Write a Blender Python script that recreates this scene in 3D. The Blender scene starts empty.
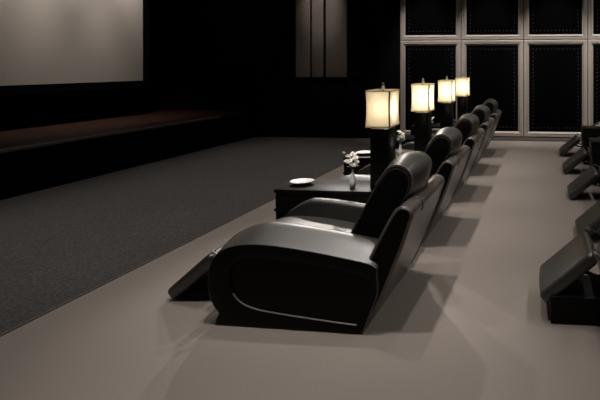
import bpy, bmesh, math, random
from mathutils import Vector, Matrix
random.seed(7)
C = bpy.context.scene.collection
PI = math.pi

# ------------------------------------------------------------------ materials
def mat(name, col, rough=.5, metal=0.0, spec=.5, noise=None, bump=None, var=0.0, trans=None, coat=0.0):
    """procedural material: optional colour variation (noise=(scale,detail), var) and bump=(scale,strength,distance)"""
    m = bpy.data.materials.new(name); m.use_nodes = True
    nt = m.node_tree; N = nt.nodes; L = nt.links
    b = N['Principled BSDF']
    b.inputs['Base Color'].default_value = (*col, 1)
    b.inputs['Roughness'].default_value = rough
    b.inputs['Metallic'].default_value = metal
    b.inputs['Specular IOR Level'].default_value = spec
    b.inputs['Coat Weight'].default_value = coat; b.inputs['Coat Roughness'].default_value = .3
    tc = N.new('ShaderNodeTexCoord')
    if noise:
        n = N.new('ShaderNodeTexNoise'); n.inputs['Scale'].default_value = noise[0]; n.inputs['Detail'].default_value = noise[1]
        L.new(tc.outputs['Object'], n.inputs['Vector'])
        r = N.new('ShaderNodeValToRGB')
        r.color_ramp.elements[0].position = .3; r.color_ramp.elements[1].position = .7
        r.color_ramp.elements[0].color = (*[c * (1 - var) for c in col], 1)
        r.color_ramp.elements[1].color = (*[c * (1 + var) for c in col], 1)
        L.new(n.outputs['Fac'], r.inputs['Fac']); L.new(r.outputs['Color'], b.inputs['Base Color'])
    if bump:
        n2 = N.new('ShaderNodeTexNoise'); n2.inputs['Scale'].default_value = bump[0]; n2.inputs['Detail'].default_value = 4
        L.new(tc.outputs['Object'], n2.inputs['Vector'])
        bp = N.new('ShaderNodeBump'); bp.inputs['Strength'].default_value = bump[1]; bp.inputs['Distance'].default_value = bump[2]
        L.new(n2.outputs['Fac'], bp.inputs['Height']); L.new(bp.outputs['Normal'], b.inputs['Normal'])
    return m

M = {}
M['leather'] = mat('black_leather', (.026, .0235, .021), .45, spec=.85, coat=.3, bump=(220, .1, .0015), noise=(60, 3), var=.15)
M['leather_shell'] = mat('smooth_black_leather', (.08, .069, .06), .3, spec=.75, bump=(220, .05, .001), noise=(60, 3), var=.15)
M['leather_shaded'] = mat('black_leather_shaded', (.003, .0025, .0025), .5, spec=.15, bump=(220, .12, .002))  # chair leather darkened and dulled: shade on the sides put into the colour
M['lacquer'] = mat('black_lacquer', (.013, .012, .0115), 0.42, spec=.1, noise=(8, 3), var=.2)
M['ebony'] = mat('black_ebony', (.004, .0035, .0035), .3, spec=.3, noise=(30, 4), var=.3)
M['dark_metal'] = mat('dark_metal', (.03, .028, .026), .35, metal=.8)
M['chrome'] = mat('chrome', (.75, .74, .72), .18, metal=1)
M['piping'] = mat('grey_highlight_piping', (.13, .122, .115), .4, spec=.6, noise=(80, 3), var=.1)  # bright edge highlights put into a lighter piping colour
M['satin'] = mat('satin_steel', (.42, .40, .38), .35, metal=1)
M['nail'] = mat('nickel_nail', (.05, .054, .058), .45, metal=.6)
M['floor'] = mat('taupe_floor', (.235, .205, .185), .55, spec=.25, noise=(40, 6), var=.03, bump=(300, .05, .001))
M['carpet'] = mat('grey_carpet', (.076, .071, .070), .95, spec=.05, noise=(55, 8), var=.32, bump=(160, .5, .005))
M['black_wall'] = mat('black_wall', (.004, .0038, .0038), .9, spec=.05, noise=(5, 3), var=.2)
M['ceiling'] = mat('ceiling_paint', (.30, .285, .27), .9, spec=.1, noise=(5, 3), var=.2)
M['panel_fabric'] = mat('black_panel_fabric', (.0018, .0018, .002), .95, spec=.02, bump=(400, .2, .002))
M['panel_frame'] = mat('taupe_frame', (.36, .32, .29), .5, spec=.3, noise=(20, 4), var=.05)
M['baseboard'] = mat('dark_taupe_baseboard', (.15, .132, .118), .5, spec=.3, noise=(20, 4), var=.05)
M['screen'] = mat('screen_fabric', (.50, .45, .405), .85, spec=.1, noise=(300, 2), var=.02)
M['black_trim'] = mat('black_velvet_trim', (.003, .003, .003), .95, spec=.03, noise=(40, 3), var=.2)
M['wood'] = mat('stage_wood', (.019, .0055, .002), .6, spec=.1, noise=(6, 6), var=.3)
M['stage_lip'] = mat('stage_lip', (.085, .075, .07), .5, noise=(20, 3), var=.08)
M['board'] = mat('grey_board', (.23, .195, .17), .55, spec=.3, noise=(14, 5), var=.06)
M['porcelain'] = mat('white_porcelain', (.92, .90, .86), .3, noise=(12, 2), var=.02)
M['petal'] = mat('white_petal', (.88, .86, .80), .6, noise=(80, 2), var=.05)
M['leaf'] = mat('green_leaf', (.05, .07, .025), .5, noise=(60, 3), var=.3)
M['linen'] = mat('white_linen', (.78, .76, .70), .8, noise=(90, 3), var=.05)
M['trim_brown'] = mat('brown_shade_trim', (.045, .028, .014), .7, noise=(60, 3), var=.15)
M['trim_cream'] = mat('cream_shade_trim', (.75, .66, .5), .7, noise=(60, 3), var=.08)

def shade_mat():
    m = bpy.data.materials.new('cream_lamp_shade'); m.use_nodes = True
    nt = m.node_tree; N = nt.nodes; L = nt.links; N.remove(N['Principled BSDF'])
    out = N['Material Output']
    t = N.new('ShaderNodeBsdfTranslucent'); d = N.new('ShaderNodeBsdfDiffuse'); mx = N.new('ShaderNodeMixShader')
    n = N.new('ShaderNodeTexNoise'); n.inputs['Scale'].default_value = 120; n.inputs['Detail'].default_value = 3
    tc = N.new('ShaderNodeTexCoord'); L.new(tc.outputs['Object'], n.inputs['Vector'])
    r = N.new('ShaderNodeValToRGB')
    r.color_ramp.elements[0].color = (.53, .455, .33, 1); r.color_ramp.elements[1].color = (.59, .515, .375, 1)
    L.new(n.outputs['Fac'], r.inputs['Fac'])
    L.new(r.outputs['Color'], t.inputs['Color']); L.new(r.outputs['Color'], d.inputs['Color'])
    mx.inputs[0].default_value = .35
    L.new(t.outputs[0], mx.inputs[1]); L.new(d.outputs[0], mx.inputs[2]); L.new(mx.outputs[0], out.inputs['Surface'])
    return m
M['shade'] = shade_mat()

# ------------------------------------------------------------------ mesh helpers
def finish(name, bm, m, parent=None, angle=38, loc=None, recalc=True):
    if recalc: bmesh.ops.recalc_face_normals(bm, faces=bm.faces)
    for f in bm.faces: f.smooth = True
    for e in bm.edges:
        if len(e.link_faces) == 2 and e.calc_face_angle(0) > math.radians(angle): e.smooth = False
    me = bpy.data.meshes.new(name); bm.to_mesh(me); bm.free()
    for mm in (m if isinstance(m, (list, tuple)) else [m]): me.materials.append(mm)
    o = bpy.data.objects.new(name, me); C.objects.link(o)
    if parent: o.parent = parent
    if loc: o.location = loc
    return o

def box(bm, x0, x1, y0, y1, z0, z1, r=0.0, seg=2):
    g = bmesh.ops.create_cube(bm, size=1)
    vs = g['verts']
    bmesh.ops.scale(bm, vec=(x1 - x0, y1 - y0, z1 - z0), verts=vs)
    bmesh.ops.translate(bm, vec=((x0 + x1) / 2, (y0 + y1) / 2, (z0 + z1) / 2), verts=vs)
    if r:
        es = list({e for v in vs for e in v.link_edges})
        bmesh.ops.bevel(bm, geom=es, offset=r, segments=seg, affect='EDGES', profile=.5)
    return bm

def bx(*a, **k): return box(bmesh.new(), *a, **k)

def lathe(bm, prof, cx=0, cy=0, n=20):
    rings = []
    for (r, z) in prof:
        rings.append([bm.verts.new((cx + r * math.cos(2 * PI * i / n), cy + r * math.sin(2 * PI * i / n), z)) for i in range(n)])
    for a, b in zip(rings, rings[1:]):
        for i in range(n): bm.faces.new((a[i], a[(i + 1) % n], b[(i + 1) % n], b[i]))
    bm.faces.new(rings[0][::-1]); bm.faces.new(rings[-1])
    return bm

def tube(bm, pts, r, n=8):
    pts = [Vector(p) for p in pts]; rings = []
    for i, p in enumerate(pts):
        d = (pts[min(i + 1, len(pts) - 1)] - pts[max(i - 1, 0)]).normalized()
        a = d.orthogonal().normalized()
        if rings:
            a = (pa - d * pa.dot(d)).normalized()
        pa = a; b = d.cross(a)
        rr = r[i] if isinstance(r, (list, tuple)) else r
        rings.append([bm.verts.new(p + (a * math.cos(2 * PI * k / n) + b * math.sin(2 * PI * k / n)) * rr) for k in range(n)])
    for a, b in zip(rings, rings[1:]):
        for i in range(n): bm.faces.new((a[i], a[(i + 1) % n], b[(i + 1) % n], b[i]))
    bm.faces.new(rings[0][::-1]); bm.faces.new(rings[-1])
    return bm

def smooth_profile(pts, sharp=(), n=5):
    """closed Catmull-Rom through pts, with sharp corners at the given indices"""
    K = len(pts); out = []
    for i in range(K):
        p1, p2 = pts[i], pts[(i + 1) % K]
        p0 = pts[(i - 1) % K] if i not in sharp else (2 * p1[0] - p2[0], 2 * p1[1] - p2[1])
        p3 = pts[(i + 2) % K] if (i + 1) % K not in sharp else (2 * p2[0] - p1[0], 2 * p2[1] - p1[1])
        for j in range(n):
            t = j / n
            q = []
            for k in (0, 1):
                q.append(.5 * (2 * p1[k] + (p2[k] - p0[k]) * t + (2 * p0[k] - 5 * p1[k] + 4 * p2[k] - p3[k]) * t * t + (3 * p1[k] - p0[k] - 3 * p2[k] + p3[k]) * t ** 3))
            out.append(tuple(q))
    return out

def normals2d(P):
    K = len(P)
    A = sum(P[i][0] * P[(i + 1) % K][1] - P[(i + 1) % K][0] * P[i][1] for i in range(K))
    s = 1 if A > 0 else -1
    out = []
    for i in range(K):
        a = P[(i - 1) % K]; b = P[(i + 1) % K]
        dx, dz = b[0] - a[0], b[1] - a[1]; l = math.hypot(dx, dz) or 1
        out.append((s * dz / l, -s * dx / l))
    return out

def loft(P, stations, w=None):
    """closed profile P in (x, z) swept along y: stations = [(y, outward offset)], w(normal, point) weights the offset"""
    bm = bmesh.new(); Nn = normals2d(P); rings = []
    for (y, d) in stations:
        ring = []
        for p, n in zip(P, Nn):
            k = d if (w is None or d < 0) else d * w(n, p)
            ring.append(bm.verts.new((p[0] + n[0] * k, y, p[1] + n[1] * k)))
        rings.append(ring)
    K = len(P)
    for a, b in zip(rings, rings[1:]):
        for i in range(K): bm.faces.new((a[i], a[(i + 1) % K], b[(i + 1) % K], b[i]))
    return bm, rings

def pad(P, y0, y1, r=.02, nr=5, bulge=0.0, nb=8, w=None, ends=0):
    """cushion: lofted profile with rounded ends and an optional crown in the middle"""
    st = []
    for i in range(nr):
        a = PI / 2 * i / nr
        st.append((y0 + r * (1 - math.cos(a)), -r * (1 - math.sin(a))))
    for i in range(nb + 1):
        t = i / nb
        st.append((y0 + r + (y1 - y0 - 2 * r) * t, bulge * math.sin(PI * t)))
    for i in range(nr - 1, -1, -1):
        a = PI / 2 * i / nr
        st.append((y1 - r * (1 - math.cos(a)), -r * (1 - math.sin(a))))
    bm, rings = loft(P, st, w)
    bm.faces.new(rings[0]).material_index = ends; bm.faces.new(rings[-1][::-1]).material_index = ends
    return bm

# ------------------------------------------------------------------ tagging
def empty(name, loc, rz=0):
    o = bpy.data.objects.new(name, None); C.objects.link(o); o.empty_display_size = .1
    o.location = loc; o.rotation_euler.z = rz
    return o
def tag(o, label, cat, group=None):
    o['label'] = label; o['category'] = cat
    if group: o['group'] = group
    return o
def struct(name, bm, m):
    o = finish(name, bm, m); o['kind'] = 'structure'; return o
def kids(o): return [c for c in bpy.data.objects if c.parent == o]
def copy_tree(o, parent=None):
    c = o.copy(); C.objects.link(c)
    if parent: c.parent = parent
    for ch in kids(o): copy_tree(ch, c)
    return c

# ------------------------------------------------------------------ the room
WY = 10.44          # back wall
CEIL = 4.15
struct('floor', bx(-8.6, 4.6, -2.0, WY + .1, -.1, 0), M['floor'])
struct('ceiling', bx(-8.6, 4.6, -2.0, WY + .1, CEIL, CEIL + .1), M['ceiling'])
struct('wall_back', bx(-8.6, 4.6, WY, WY + .1, 0, CEIL), M['black_wall'])
struct('wall_left', bx(-8.7, -8.6, -2.0, WY + .1, 0, CEIL), M['black_wall'])
struct('wall_right', bx(4.6, 4.7, -2.0, WY + .1, 0, CEIL), M['black_wall'])
struct('wall_front', bx(-8.6, 4.6, -2.1, -2.0, 0, CEIL), M['black_wall'])
bm = bx(-2.98, 4.6, WY - .035, WY, 0, .075, r=.004)
struct('baseboard_back', bm, M['baseboard'])

# carpet strip between stage and seating floor
cp = finish('carpet', bx(-5.97, -2.99, -1.9, WY - .02, 0, .006, r=.002), M['carpet'])
tag(cp, 'dark grey speckled carpet between the stage and the taupe seating floor', 'carpet')
cb = finish('carpet_edging', bx(-2.99, -2.972, -1.9, WY - .05, 0, .007, r=.002), M['stage_lip'])
tag(cb, 'thin pale edging strip where the grey carpet meets the taupe floor', 'edging strip')

# stage
st = empty('stage', (-7.2, 4.2, 0))
tag(st, 'low black fronted stage with reddish brown wood top below the screen', 'stage')
def stage_part(name, a, m, r=0.0):
    x0, x1, y0, y1, z0, z1 = a
    return finish(name, bx(x0 + 7.2, x1 + 7.2, y0 - 4.2, y1 - 4.2, z0, z1, r=r), m, st)
stage_part('riser', (-8.5, -5.975, -1.9, WY - .05, 0.001, .53), M['black_trim'])
stage_part('deck', (-8.5, -5.99, -1.9, WY - .05, .53, .565), M['wood'])
stage_part('lip', (-5.99, -5.955, -1.9, 9.2, .528, .567), M['stage_lip'], .006)

# projection screen
SX = -7.6
sc = empty('projection_screen', (SX, 6.0, 1.2))
tag(sc, 'big beige projection screen with black border lit from above', 'screen')
finish('screen_fabric', bx(-.02, 0, -4.0, 3.27, .02, 2.75), M['screen'], sc)
bm = bmesh.new()
for a in ((-.06, .02, -4.15, 3.42, -.12, .02), (-.06, .02, -4.15, 3.42, 2.75, 2.87), (-.06, .02, -4.15, -4.0, .02, 2.75), (-.06, .02, 3.27, 3.42, .02, 2.75)):
    box(bm, *a)
finish('screen_frame', bm, M['black_trim'], sc)
for yy in (-3.9, 3.1):
    finish('screen_support', bx(-.09, -.06, yy, yy + .15, -.63, 2.8), M['black_trim'], sc)

# lit vertical boards on the dark back wall
bm = bmesh.new()
struct('trim_1', bx(-5.07, -4.76, WY - .06, WY, 1.27, CEIL - .02, r=.006), M['board'])
struct('trim_2', bx(-4.72, -4.47, WY - .06, WY, 1.27, CEIL - .02, r=.006), M['board'])
struct('trim_3', bx(-4.42, -3.97, WY - .06, WY, 1.27, CEIL - .02, r=.006), M['board'])
struct('trim_4', bx(-3.90, -3.59, WY - .06, WY, 1.27, CEIL - .02, r=.006), M['black_wall'])
struct('trim_5', bx(-5.43, -5.12, WY - .06, WY, 1.27, CEIL - .02, r=.006), M['black_wall'])
bm.free()

# studded wall panels
PX0, PW, PH, PZ0 = -2.85, 1.262, 1.937, .085
def nail_mesh():
    bm = bmesh.new()
    lathe(bm, [(.011, 0), (.0105, .004), (.007, .008), (.002, .0098)], n=8)
    bmesh.ops.rotate(bm, cent=(0, 0, 0), matrix=Matrix.Rotation(PI / 2, 3, 'X'), verts=bm.verts)
    return bm
def make_panel():
    root = empty('wall_panel', (0, 0, 0))
    w, h, t = PW / 2 - .006, PH, .105
    bm = bmesh.new()
    def bar(pts0, pts1, prof):
        pass
    # mitred frame with a stepped moulding: outer flat, groove, inner rounded bead
    prof = [(0, 0), (0, .035), (.012, .043), (.045, .043), (.052, .036), (.058, .036), (.062, .046), (.068, .047), (.103, .014), (.105, 0)]
    rings = []
    for (d, o) in prof:
        rings.append([bm.verts.new(v) for v in ((-w + d, -o, .004 + d), (w - d, -o, .004 + d), (w - d, -o, h - .004 - d), (-w + d, -o, h - .004 - d))])
    for a, b in zip(rings, rings[1:]):
        for i in range(4): bm.faces.new((a[i], a[(i + 1) % 4], b[(i + 1) % 4], b[i]))
    a, b = rings[-1], rings[0]
    for i in range(4): bm.faces.new((a[i], a[(i + 1) % 4], b[(i + 1) % 4], b[i]))
    finish('frame', bm, M['panel_frame'], root, angle=25)
    finish('upholstery', bx(-w + t - .003, w - t + .003, -.018, 0, t, h - t, r=.006), M['panel_fabric'], root)
    iw, z0, z1 = w - t - .075, t + .08, h - t - .08
    spots = []
    nx, nz = 12, 20
    for i in range(nx + 1):
        x = -iw + 2 * iw * i / nx; spots += [(x, z0), (x, z1)]
    for i in range(1, nz):
        z = z0 + (z1 - z0) * i / nz; spots += [(-iw, z), (iw, z)]
    first = None
    for (x, z) in spots:
        if first is None:
            first = finish('nailhead', nail_mesh(), M['nail'], root); o = first
        else:
            o = first.copy(); C.objects.link(o); o.parent = root
        o.location = (x, -.017, z)
    return root
pan = make_panel()
cols = ['leftmost', 'second from left', 'third from left', 'rightmost']
for r_ in range(2):
    for c_ in range(4):
        o = pan if (r_ == 0 and c_ == 0) else copy_tree(pan)
        o.location = (PX0 + PW * (c_ + .5), WY - .001, PZ0 + PH * r_)
        tag(o, 'black studded panel in taupe frame, %s of the %s row on the back wall' % (cols[c_], ('lower', 'upper')[r_]), 'wall panel', 'studded panels on the back wall')

# ------------------------------------------------------------------ recliner
OX, OY = -1.40, 3.29      # origin of the first chair
SP = 1.40                 # spacing of the chairs along a row
def loc2(pts): return [(x - OX, z) for x, z in pts]
YN = 2.82 - OY            # outer side face
HW = -YN                  # half width .47

ARM = smooth_profile(loc2([(-.90, .375), (-.95, .40), (-1.08, .422), (-1.23, .445), (-1.40, .466), (-1.55, .478), (-1.68, .476), (-1.78, .456),
        (-1.85, .42), (-1.893, .365), (-1.912, .30), (-1.915, .23), (-1.905, .165), (-1.878, .11), (-1.845, .07),
        (-1.862, .035), (-1.868, 0.002), (-1.42, 0.002), (-.985, 0.002), (-.93, .14), (-.895, .24)]), sharp=(0, 14, 16, 18), n=5)
REC = smooth_profile(loc2([(-.975, .044), (-1.15, .056), (-1.36, .073), (-1.52, .088), (-1.62, .102), (-1.70, .128), (-1.752, .172),
        (-1.782, .235), (-1.782, .30), (-1.757, .355), (-1.70, .392), (-1.60, .40), (-1.36, .386), (-1.15, .357), (-.93, .318)]), sharp=(0, 14), n=4)

def make_arm(side):
    """side -1: the near (camera) side, +1 the far side. Outer face carries the recessed panel."""
    def Y(t): return side * (HW - t)
    st_ = [(0, -.004), (.002, -.001), (.005, 0.001), (.02, .009), (.045, .023), (.08, .041), (.115, .056), (.15, .069), (.18, .073), (.2, .070), (.212, .060), (.218, .046)]
    def w(n, p):
        k = -.45 if side < 0 else .5          # the inner crest starts a little further back than the outer edge
        f = min(1, max(0, (-.24 - p[0]) / .28)) * min(1, max(0, p[1] / .2))
        return max(0, n[1]) * (1 - f) - k * f
    bm, rings = loft(ARM, [(Y(t), d) for t, d in st_], w)
    bm.faces.new(rings[-1])
    # outer face with the recess opening
    rec = []; Nn = normals2d(REC)
    for (ins, dep) in ((-.004, 0), (0, .003), (0.002, .022)):
        rec.append([bm.verts.new((p[0] - n[0] * ins, Y(dep), p[1] - n[1] * ins)) for p, n in zip(REC, Nn)])
    K = len(REC)
    for a, b in zip(rec, rec[1:]):
        for i in range(K): bm.faces.new((a[i], a[(i + 1) % K], b[(i + 1) % K], b[i])).material_index = 1
    def loop_edges(r): return [bm.edges.get((r[i], r[(i + 1) % len(r)])) for i in range(len(r))]
    fill = bmesh.ops.triangle_fill(bm, use_beauty=True, edges=loop_edges(rings[0]) + loop_edges(rec[0]))
    for f in fill['geom']:
        if isinstance(f, bmesh.types.BMFace): f.material_index = 1
    return bm, Y

def make_chair():
    root = empty('recliner', (OX, OY, 0))
    lm = M['leather']
    for side in (-1, 1):
        bm, Y = make_arm(side)
        a = finish('armrest', bm, (lm, M['leather_shaded']), root)
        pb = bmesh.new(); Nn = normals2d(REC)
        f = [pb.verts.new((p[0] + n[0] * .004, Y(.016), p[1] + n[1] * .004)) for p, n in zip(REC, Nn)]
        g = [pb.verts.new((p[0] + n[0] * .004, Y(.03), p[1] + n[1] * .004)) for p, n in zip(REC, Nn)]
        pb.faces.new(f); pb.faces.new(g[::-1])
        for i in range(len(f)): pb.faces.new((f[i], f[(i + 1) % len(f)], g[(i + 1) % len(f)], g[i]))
        sp = finish('side_panel', pb, M['leather_shaded'], a)
        bm = bmesh.new()
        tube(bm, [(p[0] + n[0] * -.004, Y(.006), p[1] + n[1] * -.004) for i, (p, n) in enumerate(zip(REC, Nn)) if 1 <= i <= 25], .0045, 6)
        finish('recess_glint_strip', bm, M['satin'], sp)  # strip added in place of the glint along the recess ledge
    # seat cushion
    seat = smooth_profile(loc2([(-1.00, .33), (-1.2, .385), (-1.4, .418), (-1.6, .437), (-1.75, .436), (-1.86, .412), (-1.95, .36), (-1.995, .30),
                                (-2.0, .25), (-1.97, .215), (-1.8, .21), (-1.3, .21), (-1.0, .21)]), sharp=(0, 12), n=4)
    finish('seat', pad(seat, -.249, .249, r=.02, bulge=.012), lm, root)
    finish('seat_base', bx(-1.84 - OX, -1.0 - OX, -.255, .255, .012, .225, r=.008), M['leather_shaded'], root)
    # back cushion and headrest
    back = smooth_profile(loc2([(-1.205, .36), (-1.165, .45), (-1.09, .59), (-1.012, .735), (-.955, .82), (-.915, .87), (-.875, .893), (-.83, .893), (-.79, .87),
                                (-.768, .83), (-.775, .76), (-.83, .65), (-.90, .52), (-.97, .39), (-1.03, .28)]), sharp=(0, 14), n=4)
    finish('backrest', pad(back, -.252, .252, r=.012, nr=4, bulge=.008, ends=1), (lm, M['leather_shaded']), root)
    head = smooth_profile(loc2([(-.985, .775), (-.952, .828), (-.912, .88), (-.873, .903), (-.83, .904), (-.785, .88), (-.759, .835), (-.768, .76), (-.80, .715), (-.86, .72), (-.925, .76)]), sharp=(), n=5)
    hd = finish('headrest', pad(head, -.2505, .2505, r=.009, nr=4, bulge=.034, nb=12, ends=1), (lm, M['leather_shaded']), root)
    Nh = normals2d(head)
    ids = [i for i, p in enumerate(head) if p[1] > .775]
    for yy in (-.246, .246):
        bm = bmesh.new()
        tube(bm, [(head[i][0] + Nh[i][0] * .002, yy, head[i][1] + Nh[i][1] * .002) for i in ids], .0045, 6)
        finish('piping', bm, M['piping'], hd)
    # rear shell with its rolled top
    shell = smooth_profile(loc2([(-.975, .02), (-.89, .185), (-.82, .352), (-.757, .51), (-.722, .615), (-.706, .66), (-.714, .692), (-.745, .711), (-.785, .706),
                                 (-.82, .665), (-.87, .575), (-.95, .42), (-1.02, .27), (-1.08, .02)]), sharp=(0, 13), n=4)
    sh = finish('back_shell', pad(shell, -.445, .445, r=.012, nr=4, ends=1), (M['leather_shell'], M['leather_shaded']), root)
    # piping around the rolled top (near the ends and one seam) and down the rear
    Nn = normals2d(shell)
    K_ = len(shell)
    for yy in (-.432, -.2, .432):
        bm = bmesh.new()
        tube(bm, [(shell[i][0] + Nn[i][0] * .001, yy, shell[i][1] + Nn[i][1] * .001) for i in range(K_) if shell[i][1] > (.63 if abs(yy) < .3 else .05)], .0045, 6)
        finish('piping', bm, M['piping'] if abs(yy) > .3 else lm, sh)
    # footrest
    a = math.atan2(.245, .285); L_, T = .405, .08
    rect = []
    for (cx_, cz_, s0) in ((L_ / 2 - .03, T / 2 - .03, 0), (-L_ / 2 + .03, T / 2 - .03, 1), (-L_ / 2 + .03, -T / 2 + .03, 2), (L_ / 2 - .03, -T / 2 + .03, 3)):
        for k in range(5):
            an = PI / 2 * (s0 + k / 4)
            rect.append((cx_ + .03 * math.cos(an), cz_ + .03 * math.sin(an)))
    cx_, cz_ = -2.208 - OX, .160
    rect = [(cx_ + p[0] * math.cos(a) - p[1] * math.sin(a), cz_ + p[0] * math.sin(a) + p[1] * math.cos(a)) for p in rect]
    ft = finish('footrest', pad(rect, -.228, .228, r=.03, nr=6, bulge=.006), lm, root)
    for s in (-1, 1):
        bm = bmesh.new()
        tube(bm, [(-2.14 - OX, s * .16, .19), (-2.02 - OX, s * .16, .16), (-1.84 - OX, s * .16, .15)], .012, 8)
        finish('footrest_bracket', bm, M['dark_metal'], ft)
        bm = bmesh.new()
        tube(bm, [(-2.055 - OX, s * .231, .325), (-2.055 - OX, s * .205, .325)], .011, 10)
        tube(bm, [(-2.055 - OX, s * .218, .325), (-1.985 - OX, s * .218, .295)], .006, 8)
        finish('hinge', bm, M['chrome'], ft)
    for (x, y) in ((-1.02, -.44), (-1.02, .44)):
        bm = bmesh.new(); lathe(bm, [(.014, 0), (.014, .03)], x - OX, y, 10)
        finish('glide', bm, M['chrome'], root)
    return root

chair = make_chair()
ordn = ['nearest', 'second', 'third', 'fourth', 'farthest']
first_row = [chair]
for k in range(5):
    o = chair if k == 0 else copy_tree(chair)
    o.location = (OX + .008, OY + SP * k, 0); o.rotation_euler.z = math.radians(-1.3)
    tag(o, ['large black leather recliner seen side on, nearest in the left row',
            'black leather recliner right behind the nearest one in the left row',
            'black leather recliner third from the camera in the left row, between second and third lamps',
            'black leather recliner fourth from the camera in the left row',
            'black leather recliner at the far end of the left row by the back wall'][k], 'recliner', 'recliners in the left row')
RX = 2.70
for k in range(5):
    o = copy_tree(chair); o.rotation_euler.z = 0
    o.location = (OX + (RX if k else 2.375), OY + SP * k + (.0 if k else .0), 0)
    tag(o, ['black leather recliner with raised footrest at the right edge, nearest in the right row',
            'black leather recliner behind the raised footrest at the right edge, second in the right row',
            'black leather recliner third in the right row, footrest lowered to the floor',
            'black leather recliner fourth in the right row, in front of the table with the dish',
            'black leather recliner at the far end of the right row by the back wall'][k], 'recliner', 'recliners in the right row')
    if k == 0:
        for ch in kids(o):
            if ch.name.startswith('footrest'):
                ch.location = (0, 0, .095)
        finish('footrest_base', bx(.06 - o.location.x, .60 - o.location.x, -.245, .10, 0.002, .16, r=.008), M['leather_shaded'], o)

# ------------------------------------------------------------------ side tables
TX0, TX1, TY, TD, TZ = -2.03, -.98, 3.985, .19, .555
def make_table():
    root = empty('side_table', (-1.5, TY, 0))
    x0, x1 = TX0 + 1.5, TX1 + 1.5
    finish('tabletop', bx(x0, x1, -TD, TD, TZ - .028, TZ, r=.003), M['lacquer'], root)
    finish('cabinet_body', bx(x0 + .012, x1 - .012, -TD + .012, TD - .012, .04, TZ - .028), M['lacquer'], root)
    finish('shelf_rail', bx(x0 + .002, x1 - .002, -TD + .002, TD - .002, .385, .405, r=.003), M['lacquer'], root)
    finish('plinth', bx(x0 + .03, x1 - .03, -TD + .03, TD - .03, 0.001, .04), M['dark_metal'], root)
    d = finish('drawer', bx(x0 + .004, x0 + .014, -TD + .02, TD - .02, .415, TZ - .036, r=.002), M['lacquer'], root)
    bm = bmesh.new(); tube(bm, [(x0 - .006, 0, .47), (x0 + .006, 0, .47)], .009, 10)
    finish('knob', bm, M['chrome'], d)
    return root
tab = make_table()
for row in range(2):
    for k in range(4):
        o = tab if row == 0 and k == 0 else copy_tree(tab)
        o.location = (-1.5 + (2.67 if row else 0), TY + SP * k, 0)
        if row == 0:
            lb = ['black lacquer side table with white dish beyond the nearest left recliner', 'black side table under the second lamp from the camera',
                  'black side table under the third lamp from the camera', 'black side table under the farthest lamp'][k]
        else:
            lb = ['black side table between the two nearest recliners of the right row', 'black side table between second and third recliners of the right row',
                  'black side table between third and fourth recliners of the right row', 'black side table at the right edge holding a dish and folded napkin'][k]
        tag(o, lb, 'table', 'side tables between the recliners')

# ------------------------------------------------------------------ table lamps
LX, LY = -1.22, 3.96
def make_lamp():
    root = empty('table_lamp', (LX, LY, TZ))
    finish('lamp_base', bx(-.07, .07, -.105, .105, 0.001, .466, r=.004), M['ebony'], root)
    bm = bmesh.new(); lathe(bm, [(.016, .466), (.012, .472), (.011, .53)], n=12)
    finish('neck', bm, M['dark_metal'], root)
    hx, hy, z0, z1 = .092, .14, .482, .754
    def ring(bm, t, e=0.0):
        k = -.005 * math.sin(PI * t)
        return [bm.verts.new((sx * (hx + k + e), sy * (hy + k + e), z0 + (z1 - z0) * t)) for sx, sy in ((-1, -1), (1, -1), (1, 1), (-1, 1))]
    bm = bmesh.new(); n = 10; R = [ring(bm, i / n) for i in range(n + 1)]
    for a, b in zip(R, R[1:]):
        for i in range(4): bm.faces.new((a[i], a[(i + 1) % 4], b[(i + 1) % 4], b[i]))
    sh = finish('lamp_shade', bm, M['shade'], root)
    for (sx, sy) in ((-1, -1), (1, -1), (1, 1), (-1, 1)):
        bm = bmesh.new()
        tube(bm, [(sx * (hx - .005 * math.sin(PI * i / 8) + .001), sy * (hy - .005 * math.sin(PI * i / 8) + .001), z0 + (z1 - z0) * i / 8) for i in range(9)], (.0062 if sy < 0 else .0045) if sx > 0 else .0025, 6)
        finish('corner_trim', bm, M['trim_brown'] if sx > 0 else M['trim_cream'], sh)
    for z in (z0, z1):
        bm = bmesh.new()
        for a in ((-hx - .003, hx + .003, -hy - .003, -hy + .001), (-hx - .003, hx + .003, hy - .001, hy + .003), (-hx - .003, -hx + .001, -hy, hy), (hx - .001, hx + .003, -hy, hy)):
            box(bm, *a, z - .005, z + .005)
        finish('rim_trim', bm, M['shade'], sh)
    bm = bmesh.new(); lathe(bm, [(.004, .53), (.004, .745), (.012, .748), (.013, .754), (.008, .760), (.014, .772), (.015, .784), (.009, .792), (.012, .802), (.010, .812), (.002, .816)], n=12)
    tube(bm, [(-hx, 0, .748), (hx, 0, .748)], .0025, 6)
    finish('finial', bm, M['satin'], root)
    return root
lamp = make_lamp()
for k in range(4):
    o = lamp if k == 0 else copy_tree(lamp)
    o.location = (LX, LY + SP * k, TZ)
    tag(o, ['nearest and largest lit lamp, cream rectangular shade on a black block base', 'second lit cream shaded lamp from the camera on a black block base',
            'third lit cream shaded lamp from the camera', 'farthest and smallest lit cream shaded lamp near the back wall'][k], 'lamp', 'lit table lamps along the left row')
    L = bpy.data.lights.new('lamp_bulb', 'POINT'); L.energy = 2.9; L.color = (1, .90, .75); L.shadow_soft_size = .03
    lo = bpy.data.objects.new('lamp_bulb', L); C.objects.link(lo); lo.parent = o; lo.location = (.02, 0, .62)

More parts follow.
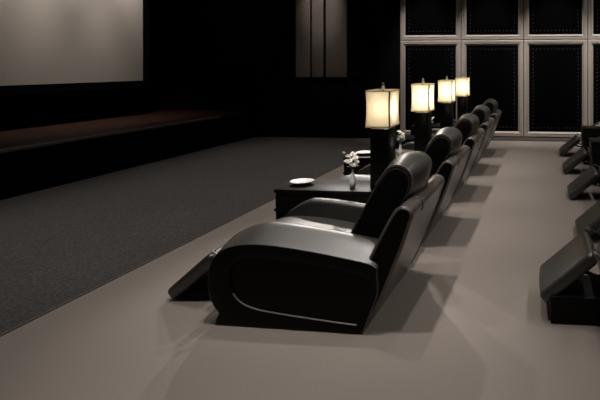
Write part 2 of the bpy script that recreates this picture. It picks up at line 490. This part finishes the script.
# ------------------------------------------------------------------ vases and flowers
VX, VY = -1.455, 3.93
def make_vase():
    bm = bmesh.new()
    lathe(bm, [(.016, .001), (.021, .006), (.026, .03), (.026, .045), (.021, .07), (.013, .10), (.010, .125), (.011, .14), (.0085, .141), (.006, .12)], n=18)
    return finish('bud_vase', bm, M['porcelain'])
def petal(bm, c, d, s, up):
    d = d.normalized(); side = d.cross(up).normalized(); nrm = side.cross(d)
    pts = [(0, 0, 0), (.45, .42, .10), (.95, .30, .05), (1.1, 0, -.02), (.95, -.30, .05), (.45, -.42, .10)]
    vs = [bm.verts.new(c + (d * p[0] + side * p[1] + nrm * p[2]) * s) for p in pts]
    mid = bm.verts.new(c + (d * .6 + nrm * .22) * s)
    for i in range(6): bm.faces.new((vs[i], vs[(i + 1) % 6], mid))
    vs2 = [bm.verts.new(v.co - nrm * s * .06) for v in vs]
    bm.faces.new(vs2[::-1])
    for i in range(6): bm.faces.new((vs[(i + 1) % 6], vs[i], vs2[i], vs2[(i + 1) % 6]))
def blossom_mesh(seed):
    rnd = random.Random(seed); bm = bmesh.new()
    for ring_, (n, tilt, s) in enumerate(((6, .25, .026), (5, .8, .022), (3, 1.25, .016))):
        for k in range(n):
            a = 2 * PI * (k + .5 * ring_) / n + rnd.uniform(-.15, .15)
            d = Vector((math.cos(a) * math.cos(tilt), math.sin(a) * math.cos(tilt), math.sin(tilt)))
            petal(bm, Vector((0, 0, .002 * ring_)), d, s * rnd.uniform(.85, 1.1), Vector((0, 0, 1)) if tilt < 1 else Vector((.3, .2, 1)))
    bmesh.ops.create_uvsphere(bm, u_segments=8, v_segments=6, radius=.007, matrix=Matrix.Translation((0, 0, .004)))
    return bm
BL = [(-.068, -.01, .265), (-.03, -.02, .235), (0.0, .01, .25), (.025, -.01, .225), (-.042, -.015, .195), (-.012, -.03, .205), (.03, .01, .185), (-.02, .01, .17), (.008, -.03, .175)]
def make_bouquet():
    root = empty('flower_bouquet', (VX, VY, TZ))
    for i, b in enumerate(BL):
        bm = bmesh.new(); p1 = Vector(b)
        tube(bm, [(0, 0, .13), (p1.x * .35, p1.y * .35, .13 + (p1.z - .13) * .5), (p1.x * .9, p1.y * .9, p1.z - .004)], .0016, 5)
        finish('stem', bm, M['leaf'], root)
        o = finish('blossom', blossom_mesh(i), M['petal'], root)
        o.location = b; o.rotation_euler = (.9 * random.uniform(.3, 1), random.uniform(-.5, .5), random.uniform(0, 6))
        if i == 0: o.scale = (.6, .6, .6)
    for k in range(4):
        bm = bmesh.new(); a = k * 1.7 + .6
        petal(bm, Vector((0, 0, .14)), Vector((math.cos(a) * .8, math.sin(a) * .8, .45)), .05, Vector((0, 0, 1)))
        finish('leaf', bm, M['leaf'], root)
    return root
vase = make_vase(); bq = make_bouquet()
for k in range(4):
    v = vase if k == 0 else copy_tree(vase); b = bq if k == 0 else copy_tree(bq)
    v.location = (VX, VY + SP * k, TZ); b.location = (VX, VY + SP * k, TZ)
    b.rotation_euler.z = .0 if k == 0 else k * 1.3
    w = ['nearest left side table', 'table of the second lamp', 'table of the third lamp', 'table of the farthest lamp'][k]
    tag(v, 'slim white bud vase standing on the ' + w, 'vase', 'white bud vases on the left tables')
    tag(b, 'small bunch of white flowers in the vase on the ' + w, 'flowers', 'white flowers on the left tables')

# dishes
def make_dish():
    root = empty('dish', (0, 0, 0))
    bm = bmesh.new(); lathe(bm, [(.03, .001), (.034, .006), (.075, .018), (.091, .026), (.092, .029), (.085, .028), (.06, .020), (.02, .018)], n=32)
    finish('bowl', bm, M['porcelain'], root)
    return root
dish = make_dish()
for k, (x, y, lb) in enumerate(((-1.89, 3.98, 'shallow white dish on the nearest left side table'), (-1.86, 3.98 + SP, 'shallow white dish on the table of the second lamp'),
                                (.94, TY - .02 + 3 * SP, 'white dish on the table at the right edge under the napkin'))):
    o = dish if k == 0 else copy_tree(dish)
    o.location = (x, y, TZ); tag(o, lb, 'dish', 'white dishes on the side tables')
# folded napkin standing in the right dish
bm = bmesh.new()
A = [bm.verts.new((-.075 + .15 * i / 8, -.03, .0 + .075 * math.sin(PI * (.12 + .76 * i / 8)) - .02)) for i in range(9)]
B = [bm.verts.new((-.075 + .15 * i / 8, .03, .0 + .085 * math.sin(PI * (.12 + .76 * i / 8)) - .02)) for i in range(9)]
for i in range(8): bm.faces.new((A[i], A[i + 1], B[i + 1], B[i]))
g = bmesh.ops.solidify(bm, geom=bm.faces[:], thickness=.006)
nk = finish('napkin', bm, M['linen'], loc=(.975, TY - .02 + 3 * SP, TZ + .035))
tag(nk, 'folded white napkin arched over the dish at the right edge', 'napkin')

# ------------------------------------------------------------------ lights
def spot(name, loc, target, energy, angle, blend=.6, radius=.06, col=(1, .93, .86)):
    L = bpy.data.lights.new(name, 'SPOT'); L.energy = energy; L.spot_size = math.radians(angle); L.spot_blend = blend
    L.shadow_soft_size = radius; L.color = col
    o = bpy.data.objects.new(name, L); C.objects.link(o); o.location = loc
    o.rotation_euler = (Vector(target) - Vector(loc)).to_track_quat('-Z', 'Y').to_euler()
    return o
for k in range(-2, 5):
    y = 3.99 + SP * k
    if -2 < k < 4: spot('ceiling_or_fill_downlight', (-1.25, y, CEIL - .03), (-1.25, y, 0), 245, 50, .9)
    spot('ceiling_or_fill_downlight', (-.3, y, CEIL - .03), (-.3, y, 0), 80, 52, .9)
    if -2 < k < 4: spot('ceiling_or_fill_downlight', (-2.4, y, CEIL - .03), (-2.4, y, 0), 85, 50, .9)  # unseen row added to brighten the floor left of the chairs
    spot('ceiling_or_fill_downlight', (1.9, y, CEIL - .03), (1.9, y, 0), 56, 130, .7)
for k in range(4):
    spot('vase_fill_spot', (-2.1, VY + SP * k - 2.2, CEIL - .03), (VX, VY + SP * k, TZ + .14), 260, 6.5, .5)  # unseen spots added to whiten the vases
for k in range(5):
    y = 3.1 + 1.6 * k
    spot('carpet_fill_spot', (-4.3, y, CEIL - .03), (-4.4, y, 0), 175 - 18 * k, 62, .9)  # unseen row added to lift the dark carpet
for y in (6.7, 7.7, 8.8):
    spot('screen_downlight', (SX + .38, y, CEIL - .03), (SX + .05, y, 1.7), 215, 62, 1.0)
spot('board_downlight', (-4.48, 9.0, CEIL - .05), (-4.5, WY, 2.68), 75, 32, .9)
for x in (-2.3, -1.0, .3, 1.6):
    spot('wall_washer', (x, WY - 1.15, CEIL - .03), (x, WY, 1.25), 300, 46, .8)
for x in (-4.0, -2.8):
    spot('leather_highlight_spot', (x, 9.4, CEIL - .1), (-1.62, 3.9, .4), 400, 23, .7)  # unseen spots added to put highlights on the leather

W = bpy.data.worlds.new('World'); bpy.context.scene.world = W; W.use_nodes = True
W.node_tree.nodes['Background'].inputs[0].default_value = (.01, .0095, .009, 1)

# ------------------------------------------------------------------ camera
cam = bpy.data.cameras.new('camera'); co = bpy.data.objects.new('camera', cam); C.objects.link(co)
F, CX, CY = 520, 486, 66
co.location = (0, 0, 1.5); co.rotation_euler = (PI / 2, 0, math.atan2(540 - CX, F))
cam.sensor_width = 36; cam.lens = F / 600 * 36
cam.shift_x = -(CX - 300) / 600; cam.shift_y = -(200 - CY) / 600
cam.clip_start = .05
s = bpy.context.scene; s.camera = co
s.view_settings.view_transform = 'Standard'; s.view_settings.look = 'None'
s.view_settings.exposure = 0; s.view_settings.gamma = 1; s.view_settings.use_curve_mapping = False
